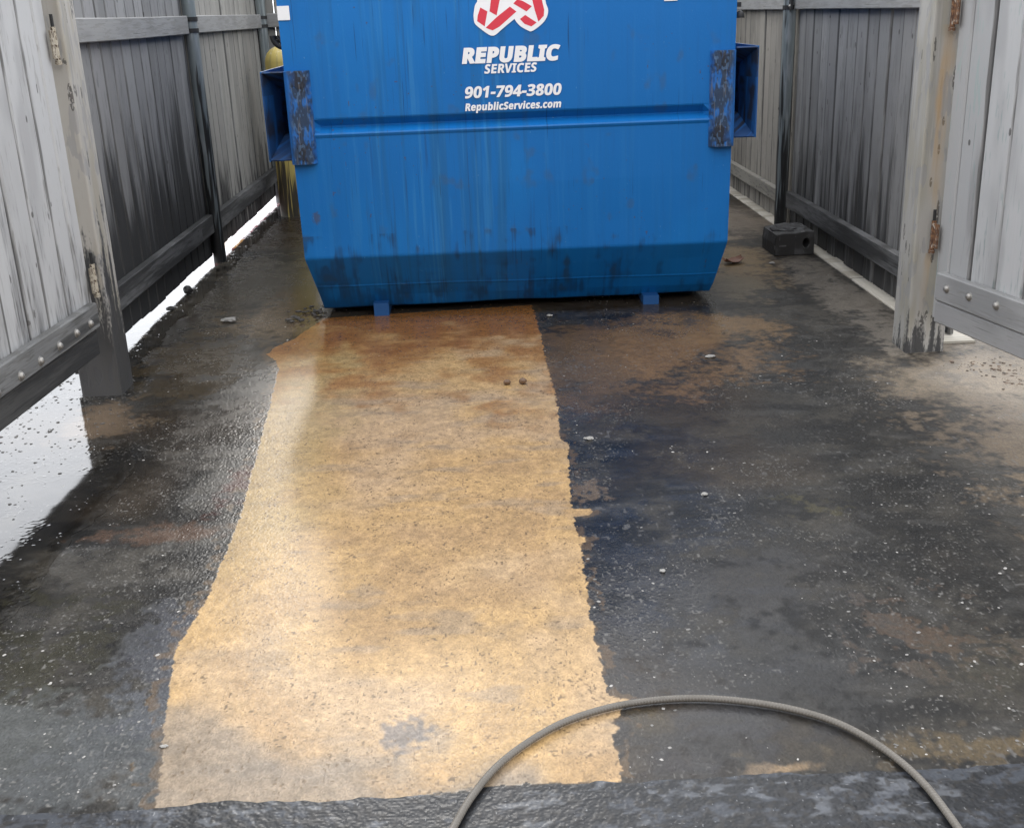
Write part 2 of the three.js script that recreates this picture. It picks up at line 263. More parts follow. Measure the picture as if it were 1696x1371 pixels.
// ---------------------------------------------------------------- weathered timber
// a mask of small elliptic spots (nail holes, knots, chips)
function spots(w, h, W, H, list) {
  const m = new Uint8Array(w * h);
  for (const [dx, dy, ax, ay] of list) for (let j = Math.floor((dy - ay) / H * h); j <= (dy + ay) / H * h; j++) for (let i = Math.floor((dx - ax) / W * w); i <= (dx + ax) / W * w; i++) {
    const ex = ((i + 0.5) / w * W - dx) / ax, ey = ((j + 0.5) / h * H - dy) / ay; if (i >= 0 && j >= 0 && i < w && j < h && ex * ex + ey * ey < 1) m[j * w + i] = 1;
  }
  return (x, y) => m[Math.min(h - 1, Math.floor(y / H * h)) * w + Math.min(w - 1, Math.floor(x / W * w))];
}
// paint: base colour; peel: how much paint has gone; grime(x, y, streak): 0..1 of black mildew at that spot
function timber(seedx, W, H, seams, paint, bare, peel, grime, px = 1024, py = 1024) {
  // seams: a pitch, or the list of joints between boards
  const lookup = (x) => { if (!Array.isArray(seams)) { const k = Math.floor(x / seams), e = x - k * seams; return [k, Math.min(e, seams - e)]; } let k = 0, e = 9; for (let i = 0; i < seams.length; i++) { if (x > seams[i]) k = i + 1; e = Math.min(e, Math.abs(x - seams[i])); } return [k, e]; };
  const col = []; for (let i = 0; i < px; i++) col.push(lookup((i + 0.5) / px * W));
  const tone = []; for (let i = 0; i < 64; i++) tone.push([rr(0.8, 1.1), rr(0, 40), rnd(), rr(-0.12, 0.12)]);
  const dots = []; for (let i = 0; i < 26 * W; i++) dots.push([rr(0, W), rr(0, H), rr(0.003, 0.008), rr(0.006, 0.016)]);
  const spot = spots(px, py, W, H, dots);
  return texPair(px, py, W, H, (x, y, c) => {
    const [kk, edge] = col[Math.min(px - 1, Math.floor(x / W * px))], [tn, of, , dg] = tone[kk & 63], X = x + of;
    const grain = fbm(X * 190 + seedx, y * 5 + of, 3), fib = vn(X * 420, y * 14), wide = fbm(X * 26 + seedx, y * 3.2 + of, 3), flake = fbm(X * 120, y * 15 + of * 3, 4);
    c[0] = paint[0] * tn; c[1] = paint[1] * tn; c[2] = paint[2] * tn;
    const off = sm(0.66 - 0.3 * peel, 0.74 - 0.3 * peel, flake * 0.72 + wide * 0.28); mix3(c, bare, off * (0.55 + 0.35 * fib));
    mix3(c, bare, sm(0.55, 0.8, grain) * 0.16 * (0.4 + peel)); const smear = fbm(X * 9 + 70, y * 2.2 + of, 3); mix3(c, [c[0] * 0.72, c[1] * 0.72, c[2] * 0.72], sm(0.5, 0.72, smear) * 0.7);
    const crack = sm(0.8, 0.87, fbm(X * 300, y * 2.2 + of, 2)) * sm(0.5, 0.7, wide); mix3(c, [0.03, 0.028, 0.026], crack * 0.85);
    const streak = fbm(X * 24 + seedx * 2, y * 1.4 + of, 4) * 0.55 + wide * 0.3 + fib * 0.15, gq = grime(x, y, streak, dg, flake); mix3(c, [0.017, 0.017, 0.017], gq);
    mix3(c, [0.045, 0.043, 0.04], sm(0.011, 0.003, edge + (wide - 0.5) * 0.016 + (fib - 0.5) * 0.006) * 0.75);
    if (spot(x, y)) mix3(c, [0.04, 0.035, 0.03], 0.8 * (1 - gq));
    return 0.55 + 0.3 * (grain - 0.5) + 0.2 * (fib - 0.5) - 0.16 * off - 0.5 * crack;
  });
}
const wood = ([m, b], r = 0.72) => std({ map: m, bumpMap: b, bumpScale: 0.0016, roughness: r });
function plank(x0, x1, y0, y1, t, W, H, tilt = 0, bowing = 0) {
  const c = 0.0065, o = [[x0, -t], [x1, -t], [x1, -c], [x1 - c, 0], [x0 + c, 0], [x0, -c]].map(([x, z]) => [x, -z]).reverse().map(([x, z]) => [x, -z]);
  const f = (x, z, y) => [x / W, y / H];
  const g = prismY(o.slice().reverse(), y0, y1, f, (y) => tilt * (y / H) + bowing * Math.sin(Math.PI * y / H));
  return g;
}
const galv = (() => { const [m, b] = texPair(256, 512, 0.25, 2, (x, y, c) => { const n = fbm(x * 60, y * 9, 4), s = fbm(x * 90 + 5, y * 2.5, 3); c[0] = 0.2; c[1] = 0.225; c[2] = 0.225; mix3(c, [0.33, 0.35, 0.36], sm(0.5, 0.75, n) * 0.6); mix3(c, [0.05, 0.06, 0.058], sm(0.5, 0.68, s) * 0.6); return n; }); return std({ map: m, bumpMap: b, bumpScale: 0.0006, roughness: 0.5, metalness: 0.35 }); })();
const grimyGalv = (() => { const [m, b] = texPair(256, 512, 0.25, 2, (x, y, c) => { const n = fbm(x * 60, y * 9, 4), s = fbm(x * 90 + 5, y * 4, 3); c[0] = 0.17; c[1] = 0.195; c[2] = 0.2; mix3(c, [0.3, 0.32, 0.33], sm(0.5, 0.75, n) * 0.5); mix3(c, [0.02, 0.021, 0.021], sm(0.42, 0.6, s + (0.62 - y) * 0.42)); return n; }); return std({ map: m, bumpMap: b, bumpScale: 0.0006, roughness: 0.55, metalness: 0.3 }); })();
const blackIron = std({ color: rgb(0.02, 0.02, 0.02), roughness: 0.6, metalness: 0.3 });
const boltSteel = std({ color: rgb(0.3, 0.285, 0.26), roughness: 0.48, metalness: 0.7 });
const paintedHinge = (() => { const [m, b] = texPair(128, 128, 0.1, 0.1, (x, y, c) => { const n = fbm(x * 130, y * 130, 4); c[0] = 0.4; c[1] = 0.36; c[2] = 0.28; mix3(c, [0.08, 0.05, 0.03], sm(0.5, 0.62, n)); return n; }); return std({ map: m, bumpMap: b, bumpScale: 0.001, roughness: 0.75 }); })();
const rust = (() => { const [m, b] = texPair(128, 128, 0.1, 0.1, (x, y, c) => { const n = fbm(x * 120, y * 120, 4); c[0] = 0.07; c[1] = 0.032; c[2] = 0.018; mix3(c, [0.2, 0.1, 0.045], sm(0.4, 0.7, n)); mix3(c, [0.4, 0.36, 0.3], sm(0.62, 0.75, fbm(x * 70 + 9, y * 70, 3)) * 0.8); return n; }); return std({ map: m, bumpMap: b, bumpScale: 0.001, roughness: 0.85 }); })();
const boltGeo = (() => { const pts = [[0, 0.012], [0.006, 0.0112], [0.0105, 0.0075], [0.0125, 0.003], [0.0125, 0.0015], [0.0165, 0.0014], [0.0165, 0]].reverse().map(([r, y]) => new THREE.Vector2(r, y)); return new THREE.LatheGeometry(pts, 14).rotateX(Math.PI / 2); })();

const FH = 1.95;
// local x runs along the fence, local z faces into the enclosure, z = 0 is the planks' inner face
function fence(name, label, pos, turn, bays, posts, railSpec, mats, extra) {
  const f = thing(name, label, 'fence', pos, turn);
  for (const { x0, x1, pitch, y0, tex, W, gapAt } of bays) {
    let x = x0; const list = [];
    while (x < x1 - 0.03) { let w = pitch; if (x + w > x1 - 0.05) w = x1 - x; list.push([x, Math.min(x + w, x1)]); x += w; }
    for (const [a, b] of list) {
      let gap = rr(0.004, 0.01); if (gapAt && gapAt > a && gapAt <= b + 0.02) gap = 0.02;
      const g = plank(a - x0 + gap / 2, b - x0 - gap / 2, y0 + rr(-0.006, 0.006), FH + rr(-0.008, 0.008), 0.019, W, FH, rr(-0.004, 0.003), rr(-0.003, 0.003));
      const m = part('plank', g, tex, f); m.position.set(x0, 0, -0.004 * rnd());
    }
  }
  for (const [x0, x1, y0, y1, mat, sag] of railSpec) {
    part('rail', beam(x0, x1, y0, y1, 0.001, 0.039, 0.004, (x, y) => [(y * 1.0) / 0.4, x / FH], sag || 0), mat, f);
  }
  for (const [x, z, mat, cl] of posts) {
    const p = part('post', new THREE.CylinderGeometry(0.036, 0.036, 2.0, 20, 1).translate(0, 1.0, 0), mat, f); p.position.set(x, 0, z);
    part('post_cap', new THREE.SphereGeometry(0.04, 16, 6, 0, 6.283, 0, 1.571).translate(0, 2.0, 0), mat, p);
    for (const y of cl || []) { // dark pipe clamp with bolts, gripping the post where the rail meets it
      const c = part('pipe_clamp', mergeGeometries([new THREE.CylinderGeometry(0.041, 0.041, 0.022, 18, 1, true).translate(0, y - 0.028, 0), new THREE.CylinderGeometry(0.041, 0.041, 0.022, 18, 1, true).translate(0, y + 0.03, 0), box(0.05, 0.085, 0.012, 0.05, y, 0.008)]), blackIron, p);
      for (const yy of [y - 0.022, y + 0.024]) { const q = part('bolt', boltGeo, boltSteel, c); q.position.set(0.055, yy, 0.014); q.scale.setScalar(0.7); }
    }
  }
  if (extra) extra(f);
  return f;
}
const warmGrey = [0.265, 0.255, 0.23];
const lb1 = wood(timber(3, 2.5, FH, 0.14, [0.215, 0.213, 0.21], [0.13, 0.13, 0.13], 0.2, (x, y, s, dg) => sm(0.34, 0.66, s + dg * 0.8 + (0.66 - y) * 0.7 - (x < 0.56 ? 0.2 : 0)) * 0.96));
const lb2 = wood(timber(8, 2.4, FH, 0.14, warmGrey, [0.2, 0.195, 0.185], 0.2, (x, y, s, dg) => sm(0.5, 0.68, s + dg * 0.7 + (0.42 - y) * 0.7) * 0.9));
const rb1 = wood(timber(15, 2.7, FH, 0.15, [0.235, 0.232, 0.226], [0.15, 0.146, 0.14], 0.2, (x, y, s, dg) => sm(0.4, 0.72, s + dg * 0.7 + (0.52 - y) * 0.5) * 0.92));
const rb2 = wood(timber(21, 2.6, FH, 0.14, [0.26, 0.24, 0.205], [0.17, 0.155, 0.135], 0.2, (x, y, s, dg) => sm(0.56, 0.75, s + dg * 0.6 + (0.2 - y) * 0.5) * 0.8));
const railLight = wood(timber(31, 0.4, FH, 0.4, [0.28, 0.278, 0.27], [0.2, 0.196, 0.185], 0.5, (x, y, s) => sm(0.72, 0.85, s) * 0.5, 256, 1024));
const railDark = wood(timber(37, 0.4, FH, 0.4, [0.1, 0.1, 0.1], [0.07, 0.07, 0.068], 0.5, (x, y, s) => sm(0.36, 0.6, s) * 0.85, 256, 1024));
const railMid = wood(timber(41, 0.4, FH, 0.4, [0.24, 0.225, 0.19], [0.15, 0.14, 0.125], 0.5, (x, y, s) => sm(0.6, 0.8, s) * 0.6, 256, 1024));

// left fence: local x -> -z, starting at the gate post
const LX = -1.575, L0 = -4.13;
fence('wooden_fence', 'grey plank fence with black mildew on the left of the blue dumpster', [LX, 0, L0], Math.PI / 2,
  [{ x0: 0, x1: 2.29, pitch: 0.14, y0: 0.045, tex: lb1, W: 2.5 }, { x0: 2.29, x1: 4.5, pitch: 0.14, y0: 0.045, tex: lb2, W: 2.4 }],
  [[2.29, 0.036, grimyGalv, [1.29]], [4.42, 0.036, galv, [1.29]]],
  [[0.0, 2.225, 0.178, 0.282, railDark], [0.0, 2.225, 1.245, 1.338, railLight, 0.004], [2.37, 4.38, 0.165, 0.268, railDark], [2.355, 4.38, 1.247, 1.34, railLight]]);
// right fence: local x -> +z, starting at the back
const RX = 1.84, R0 = -8.6;
fence('wooden_fence', 'grey plank fence along the right side behind the concrete block', [RX, 0, R0], -Math.PI / 2,
  [{ x0: 0, x1: 1.9, pitch: 0.14, y0: 0.012, tex: rb2, W: 2.6 }, { x0: 1.9, x1: 4.32, pitch: 0.15, y0: 0.012, tex: rb1, W: 2.7, gapAt: 1.99 }],
  [[1.87, 0.048, grimyGalv, [1.29]], [0.06, 0.048, galv, [1.29]]],
  [[0.1, 1.8, 0.128, 0.21, railMid], [0.1, 1.8, 1.249, 1.345, railLight], [1.95, 4.3, 0.135, 0.232, railDark], [1.93, 4.3, 1.25, 1.345, railLight]]);
// back fence closes the enclosure behind the dumpster
fence('wooden_fence', 'pale grey plank fence across the back, seen past the yellow bollard', [-1.6, 0, -8.62], 0,
  [{ x0: 0, x1: 3.4, pitch: 0.14, y0: 0.045, tex: lb2, W: 2.4 }], [], [[0.02, 3.38, 0.17, 0.27, railMid], [0.02, 3.38, 1.25, 1.345, railLight]]);

// ---------------------------------------------------------------- gate posts
function roundedSquare(x0, x1, z0, z1, r) {
  const o = []; const C4 = [[x1 - r, z1 - r, 0], [x0 + r, z1 - r, 90], [x0 + r, z0 + r, 180], [x1 - r, z0 + r, 270]];
  for (const [cx, cz, a] of C4) for (let k = 0; k <= 3; k++) { const t = (a + k * 30) * D; o.push([cx + r * Math.cos(t), cz + r * Math.sin(t)]); }
  return o;
}
// post texture: u runs round the post (0.15 m per face), faces start at +x going to +z (front), -x, -z
function postTex(seedx, paint, rustRuns, grimeTop) {
  const chips = []; for (let i = 0; i < 60; i++) chips.push([rr(0, 0.6), rr(0.05, 1.9), rr(0.003, 0.009), rr(0.008, 0.05)]);
  const spot = spots(512, 1536, 0.6, 1.95, chips);
  return texPair(512, 1536, 0.6, 1.95, (x, y, c) => {
    const f = fbm(x * 45 + seedx, y * 12, 4), g = fbm(x * 16 + seedx, y * 4, 4), s = fbm(x * 70, y * 2.2 + seedx, 3), fine = vn(x * 300, y * 120);
    c[0] = paint[0]; c[1] = paint[1]; c[2] = paint[2]; mix3(c, [paint[0] * 0.86, paint[1] * 0.84, paint[2] * 0.76], sm(0.45, 0.7, g) * 0.9);
    const off = sm(0.6, 0.66, f); mix3(c, [0.24, 0.238, 0.235], off * 0.6);
    mix3(c, [0.2, 0.195, 0.18], sm(0.6, 0.78, s) * 0.4);
    if (spot(x, y) && fine > 0.35) mix3(c, [0.05, 0.045, 0.04], 0.8);
    for (const [u, y0, y1, w, st] of rustRuns) { const e = Math.abs(x - u - 0.006 * Math.sin(y * 9)) / w + (s - 0.5) * 1.1; if (y < y0 && y > y1) mix3(c, [0.38, 0.24, 0.1], sm(1.25, 0.1, e + (f - 0.5) * 1.2) * st * clamp(0.4 + 1.7 * (fbm(x * 8 + 3, y * 5 + 1, 3) - 0.3)) * sm(y1, y1 + 0.2, y + (s - 0.5) * 0.3)); }
    const gq = sm(0.42, 0.62, s * 0.5 + f * 0.35 + fine * 0.15 + grimeTop(x, y)); mix3(c, [0.028, 0.028, 0.029], gq * 0.93);
    return 0.5 + 0.2 * (fine - 0.5) - 0.35 * off + 0.2 * (g - 0.5);
  });
}
function gatePost(label, x0, x1, z0, z1, tex) {
  const w = x1 - x0, t = thing('gate_post', label, 'post', [(x0 + x1) / 2, 0, (z0 + z1) / 2]);
  const out = roundedSquare(-w / 2, w / 2, -w / 2, w / 2, 0.008);
  // perimeter parameter: start at the +x face centre line corner
  const uv = (x, z, y, p) => [(p + 0.01) / 0.6, y / 1.95];
  part('shaft', prismY(out.slice().reverse().map((q) => q), 0, 2.0, (x, z, y) => { const a = Math.atan2(z, x) / D + 45; return [((a + 360) % 360) / 360, y / 1.95]; }), wood(tex, 0.6), t);
  part('cap', new THREE.BoxGeometry(w + 0.01, 0.012, w + 0.01).translate(0, 2.006, 0), wood(tex, 0.6), t);
  return t;
}
gatePost('square painted gate post with beige stains and black base left of the dumpster', -1.536, -1.386, -4.15, -4.0,
  postTex(2, [0.35, 0.33, 0.295], [], (x, y) => (0.5 - y) * 0.7 + Math.max(0, 0.2 - y) * 1.6));
gatePost('square painted gate post with a long orange rust run below its hinge', 1.602, 1.752, -4.25, -4.1,
  postTex(9, [0.33, 0.318, 0.29], [[0.243, 1.2, 0.5, 0.026, 0.8], [0.243, 0.39, 0.15, 0.016, 0.6], [0.25, 1.05, 0.6, 0.012, 0.5]], (x, y) => Math.max(-0.3, (0.11 - y) * 1.7) - 0.05));

// ---------------------------------------------------------------- gates
// s runs along the gate from the hinge; sg turns s into local x
function gate(label, pos, turn, sg, spec) {
  const g = thing('enclosure_gate', label, 'gate', pos, turn), W = 1.6, H = FH, X = (a, b) => (sg > 0 ? [a, b] : [-b, -a]), { tex, railTex, seams, yr, yb, yk, bolts, recess } = spec;
  const [sa, sb] = X(0.0, seams[0]);
  const shiftU = sg > 0 ? 0 : W;
  const pk = (a, b, y0, y1, z, t, mat, name, tilt = 0) => { const m = part(name, plank(a + shiftU, b + shiftU, y0, y1, t, W, H, tilt), mat, g); m.position.set(-shiftU, 0, z); return m; };
  pk(sa, sb - 0.001, yb + 0.005, 1.9, 0.0035, 0.04, tex, 'stile');
  for (let i = 0; i < seams.length - 1; i++) { const [a, b] = X(seams[i], seams[i + 1]), gap = spec.gaps[i] ?? 0.005; pk(a + gap / 2, b - gap / 2, yr[0] - 0.02, 1.9 + rr(-0.006, 0.006), rr(-0.003, 0.003), 0.022, tex, 'board', rr(-0.004, 0.004)); }
  const [ra, rb] = X(spec.rs, 1.5), U = (x, y) => [y / 0.4, (x + shiftU) / FH];
  const rail = part('bottom_rail', beam(ra, rb, yr[0], yr[1], 0.004, 0.036, 0.005, U), railTex, g);
  for (const [s, y] of bolts) { const q = part('bolt', boltGeo, boltSteel, rail); q.position.set(sg * s, y, 0.036); q.rotation.z = s * 9; }
  part('kick_board', beam(ra, rb, yb, yk, 0.004 - recess, 0.034 - recess, 0.005, U), spec.kickTex, g);
  part('top_rail', beam(ra, rb, 1.5, 1.6, 0.026, 0.06, 0.005, U), railTex, g);
  for (const y of spec.hinges) { // rusty barrel hinge between post and stile
    const h = part('hinge', mergeGeometries([new THREE.CylinderGeometry(0.009, 0.009, 0.11, 10, 1).toNonIndexed().translate(-sg * 0.012, y, 0.02), box(0.03, 0.09, 0.006, sg * 0.008, y, 0.021).toNonIndexed(), new THREE.CylinderGeometry(0.012, 0.012, 0.012, 10, 1).toNonIndexed().translate(-sg * 0.012, y - 0.06, 0.02)]), spec.hingeMat, g);
    part('hinge_pin', new THREE.CylinderGeometry(0.006, 0.006, 0.16, 8, 1).translate(-sg * 0.012, y + 0.015, 0.02), blackIron, h);
  }
  return g;
}
const lgTex = wood(timber(51, 1.6, FH, [0.1, 0.2, 0.35, 0.5, 0.65, 0.8, 0.95, 1.1, 1.242, 1.397], [0.42, 0.418, 0.412], [0.3, 0.295, 0.28], 0.12, (x, y, s, dg, fl) => sm(0.42, 0.78, s * 0.65 + fl * 0.25 + dg * 0.3 + (0.6 - y) * 0.34) * 0.85), 0.62);
const rgTex = wood(timber(57, 1.6, FH, [0.195, 0.345, 0.495, 0.645, 0.8, 0.95, 1.1, 1.25, 1.4, 1.5], [0.39, 0.388, 0.382], [0.27, 0.325, 0.31], 0.08, (x, y, s, dg, fl) => sm(0.52, 0.82, s * 0.6 + fl * 0.35 + (0.4 - y) * 0.22) * 0.6), 0.6);
const gateRailL = wood(timber(61, 0.4, FH, 0.4, [0.2, 0.2, 0.195], [0.12, 0.118, 0.11], 0.6, (x, y, s) => sm(0.45, 0.68, s) * 0.75, 256, 1024));
const gateKickL = wood(timber(63, 0.4, FH, 0.4, [0.07, 0.068, 0.064], [0.04, 0.04, 0.038], 0.6, (x, y, s) => sm(0.4, 0.62, s) * 0.8, 256, 1024));
const gateRailR = wood(timber(67, 0.4, FH, 0.4, [0.33, 0.327, 0.32], [0.24, 0.235, 0.225], 0.15, (x, y, s) => sm(0.68, 0.85, s) * 0.5, 256, 1024), 0.6);
gate('open white board gate on the left with a mildewed, bolted bottom rail', [-1.43, 0, -3.965], 87 * D, -1, {
  tex: lgTex, railTex: gateRailL, kickTex: gateKickL, seams: [0.085, 0.203, 0.358, 0.5, 0.65, 0.8, 0.95, 1.1, 1.25, 1.4, 1.5], gaps: [0.002, 0.004, 0.009, 0.005], yr: [0.287, 0.378], yb: 0.187, yk: 0.284, rs: 0.045, recess: 0.014,
  bolts: [[0.125, 0.322], [0.25, 0.323], [0.395, 0.32], [0.545, 0.315], [0.69, 0.312], [0.85, 0.312]], hinges: [1.25, 0.45], hingeMat: paintedHinge });
gate('open white board gate on the right with a pale bolted bottom rail', [1.682, 0, -4.07], -78.5 * D, 1, {
  tex: rgTex, railTex: gateRailR, kickTex: gateRailR, seams: [0.077, 0.195, 0.345, 0.495, 0.645, 0.8, 0.95, 1.1, 1.25, 1.4, 1.5], gaps: [0.002, 0.012, 0.011, 0.01], yr: [0.232, 0.337], yb: 0.147, yk: 0.229, rs: 0.06, recess: 0.003,
  bolts: [[0.127, 0.29], [0.262, 0.292], [0.415, 0.296], [0.58, 0.294]], hinges: [1.245, 0.46], hingeMat: rust });

// ---------------------------------------------------------------- dumpster
const DZ = -4.9, DX = 0.135;
const dump = thing('dumpster', 'large blue steel dumpster with white lettering standing between the fences', 'dumpster', [DX, 0, DZ]);
{
  const [m, b] = texPair(1536, 1024, 2.0, 1.6, (x, y, c) => {
    const st = fbm(x * 34, y * 1.3 + 3, 4), st2 = fbm(x * 85 + 9, y * 2.6, 3), big = fbm(x * 2.2 + 4, y * 1.5, 3), fine = vn(x * 240, y * 160), lo = fbm(x * 14 + 60, y * 10, 3);
    c[0] = 0.003; c[1] = 0.128; c[2] = 0.4; mix3(c, [0.004, 0.162, 0.47], sm(0.42, 0.7, big) * 0.55);
    const zone = sm(0.6, 0.15, Math.abs(x - 0.72)) * 0.75 + 0.25;
    mix3(c, [0.012, 0.1, 0.23], sm(0.5, 0.75, st) * 0.5 * zone); mix3(c, [0.012, 0.05, 0.13], sm(0.66, 0.84, st2) * 0.4 * zone); mix3(c, [0.04, 0.22, 0.46], sm(0.6, 0.78, fbm(x * 50 + 33, y * 1.9, 3)) * 0.35 * zone);
    mix3(c, [0.05, 0.08, 0.1], sm(0.7, 0.84, lo) * 0.3); mix3(c, [0.006, 0.03, 0.08], sm(0.8, 0.88, fbm(x * 210, y * 3.2 + 8, 2)) * sm(0.45, 0.65, vn(x * 6, y * 5 + 2)) * 0.6); mix3(c, [0.09, 0.05, 0.035], sm(0.93, 0.97, vn(x * 90, y * 80)) * sm(0.6, 0.8, vn(x * 7 + 5, y * 6)) * 0.7); mix3(c, [0.1, 0.26, 0.5], sm(0.9, 0.95, fbm(x * 40 + y * 90, y * 20 - x * 6, 2)) * sm(0.55, 0.75, vn(x * 5 + 1, y * 4 + 9)) * 0.5); if (fine > 0.985) mix3(c, [0.4, 0.5, 0.6], 0.4);
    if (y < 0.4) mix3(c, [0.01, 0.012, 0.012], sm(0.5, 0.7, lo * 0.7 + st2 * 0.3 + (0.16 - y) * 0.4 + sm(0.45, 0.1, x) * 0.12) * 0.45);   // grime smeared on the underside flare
    mix3(c, [0.07, 0.06, 0.06], sm(1.0, 0.4, Math.hypot((x - 0.13) / 0.022, (y - 0.48) / 0.035) + (fine - 0.5) * 0.5) * 0.6);
    return 0.5 + 0.5 * (fbm(x * 5, y * 5, 3) - 0.5) + 0.05 * (fine - 0.5);
  });
  const blue = new THREE.MeshPhysicalMaterial({ map: m, bumpMap: b, bumpScale: 0.003, roughness: 0.45, ior: 1.4 });
  const innerBlue = std({ color: rgb(0.005, 0.1, 0.34), roughness: 0.5 });
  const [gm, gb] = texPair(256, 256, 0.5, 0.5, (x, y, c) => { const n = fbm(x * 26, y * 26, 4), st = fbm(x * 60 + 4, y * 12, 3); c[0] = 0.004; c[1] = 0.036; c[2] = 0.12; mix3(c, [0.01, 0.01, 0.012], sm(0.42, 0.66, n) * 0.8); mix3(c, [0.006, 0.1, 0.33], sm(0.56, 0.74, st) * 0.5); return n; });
  const shadedBlue = std({ map: gm, bumpMap: gb, bumpScale: 0.001, roughness: 0.6 });  // darkened dumpster blue: shade of the pocket recess put into the colour, with dirt mottling
  const hw = (y) => (y >= 0.3 ? 0.938 + (y - 0.3) * 0.011 : 0.9 + (y - 0.04) / 0.26 * 0.038);
  // front panel: folded sheet with a horizontal pressed channel and an inward flare below the fold
  const prof = [[1.55, 0], [1.2, 0], [0.96, 0], [0.902, 0], [0.896, -0.002], [0.866, -0.034], [0.86, -0.035], [0.842, -0.004], [0.838, 0.004], [0.832, 0.006], [0.826, 0.004], [0.818, 0], [0.6, 0], [0.42, 0], [0.31, 0], [0.302, -0.001], [0.295, -0.004], [0.23, -0.05], [0.152, -0.102], [0.146, -0.104], [0.14, -0.11], [0.09, -0.145], [0.038, -0.18], [0.032, -0.188], [0.032, -0.26]];
  const NX = 60, s = new Soup(), pt = (k, i) => {
    const [y, z] = prof[k], t = i / NX * 2 - 1, x = t * hw(y); let dz = (y > 0.8 ? 0.003 : 0.011) * (fbm(x * 2.6 + 7, y * 3 + 3, 2) - 0.5), dy = 0;
    if (y < 0.29 && y > 0.05) { dy = (y < 0.2 ? 1 : 0.4) * (0.02 * (fbm(x * 1.6 + 20, 4, 2) - 0.5) - 0.008 * t); dz += 0.016 * (fbm(x * 3 + 2, y * 6, 2) - 0.5); } else if (y <= 0.05) dy = 0.014 * (fbm(x * 2.4 + 31, 1, 2) - 0.4);
    if (Math.abs(t) > 0.885 && z < 0 && y > 0.8) return [x, y, 0];           // the channel is closed at both ends
    return [x, y + dy, z + dz];
  }, U = (p) => [(p[0] + 1) / 2, p[1] / 1.6];
  for (let k = 0; k < prof.length - 1; k++) for (let i = 0; i < NX; i++) { const a = pt(k, i), bq = pt(k + 1, i), cq = pt(k + 1, i + 1), dq = pt(k, i + 1); s.quad(a, bq, cq, dq, U(a), U(bq), U(cq), U(dq)); }
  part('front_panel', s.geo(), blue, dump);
  // sides, back and floor
  const side = new THREE.Shape([[0, 1.54], [0, 0.3], [-1.74, 0.3], [-1.74, 1.66], [-0.9, 1.6]].map(([z, y]) => new THREE.Vector2(z, y)));
  for (const sgn of [-1, 1]) part('side_panel', new THREE.ExtrudeGeometry(side, { depth: 0.006, bevelEnabled: false }).rotateY(-Math.PI / 2).translate(sgn * 0.932 + 0.003, 0, -0.006), blue, dump);
  for (const sgn of [-1, 1]) { const q = [[sgn * 0.936, 0.3, -0.006], [sgn * 0.9, 0.04, -0.19], [sgn * 0.9, 0.04, -1.6], [sgn * 0.936, 0.3, -1.74]]; part('side_flare', slab(sgn > 0 ? q : q.slice().reverse(), 0.006), blue, dump); }
  part('back_panel', box(1.86, 1.4, 0.006, 0, 0.95, -1.742), blue, dump);
  part('floor_panel', box(1.78, 0.006, 1.4, 0, 0.045, -0.9), innerBlue, dump);
  const lidMat = std({ color: rgb(0.02, 0.02, 0.021), roughness: 0.55 });
  for (const sgn of [-1, 1]) { const l = part('lid', box(0.945, 0.022, 1.8, sgn * 0.48, 0, -0.9), lidMat, dump); l.position.y = 1.585; l.rotation.x = 0.06; for (const k of [-0.3, 0, 0.3]) part('lid_rib', box(0.05, 0.02, 1.6, sgn * 0.48 + k, 0.02, -0.9), lidMat, l); }
  // skids
  const skidBlue = std({ color: rgb(0.006, 0.07, 0.22), roughness: 0.6 });
  for (const [x0, x1, h] of [[-0.664, -0.596, 0.06], [0.58, 0.652, 0.042]]) part('skid', mergeGeometries([box(x1 - x0, h, 1.5, (x0 + x1) / 2, h / 2, -0.865), box(x1 - x0 + 0.02, 0.006, 1.3, (x0 + x1) / 2, h + 0.003, -0.95)]), skidBlue, dump);
  // fork pockets: flared mouth, dark tube, scraped wear plate beside the mouth
  const [wm, wb] = texPair(256, 768, 0.14, 0.42, (x, y, c) => {
    const st = fbm(x * 48, y * 16 + 5, 4), f = vn(x * 160, y * 70), e = fbm(x * 36 + 8, y * 17, 3);
    c[0] = 0.014; c[1] = 0.125; c[2] = 0.4; const core = sm(0.062, 0.03, Math.abs(x - 0.07) + (e - 0.5) * 0.05);
    mix3(c, [0.022, 0.045, 0.09], sm(0.36, 0.56, st) * core); mix3(c, [0.016, 0.0145, 0.0145], sm(0.46, 0.58, e + (f - 0.5) * 0.2) * core * 0.75); mix3(c, [0.16, 0.15, 0.14], sm(0.7, 0.78, fbm(x * 170, y * 7 + 40, 3)) * core * 0.7); mix3(c, [0.1, 0.2, 0.36], sm(0.66, 0.8, f) * core * 0.4);
    return 0.6 - 0.5 * sm(0.5, 0.62, e) * core + 0.2 * (f - 0.5);
  });
  const wear = std({ map: wm, bumpMap: wb, bumpScale: 0.003, roughness: 0.55, metalness: 0.15 });
  for (const sgn of [-1, 1]) {
    const p = new THREE.Group(); p.name = 'fork_pocket'; p.position.x = sgn * 0.945; dump.add(p);
    const yA = sgn < 0 ? 0.736 : 0.757, yB = sgn < 0 ? 1.092 : 1.12, ya = yA + 0.09, yb = yB - 0.07, o = sgn * 0.094, q = sgn * 0.05, i0 = 0.006 * sgn;
    const F = (x, y) => [x, y, 0.012], G = (x, y) => [x, y, -0.14];
    const t = (a) => (sgn > 0 ? a : [a[1], a[0], a[3], a[2]]);
    part('mouth', mergeGeometries([slab(t([F(i0, yA), F(o, yA), G(q, ya), G(i0, ya)]), 0.006), slab(t([F(o, yB), F(i0, yB), G(i0, yb), G(q, yb)]), 0.006), slab(t([F(o, yA), F(o, yB), G(q, yb), G(q, ya)]), 0.006)]), shadedBlue, p);
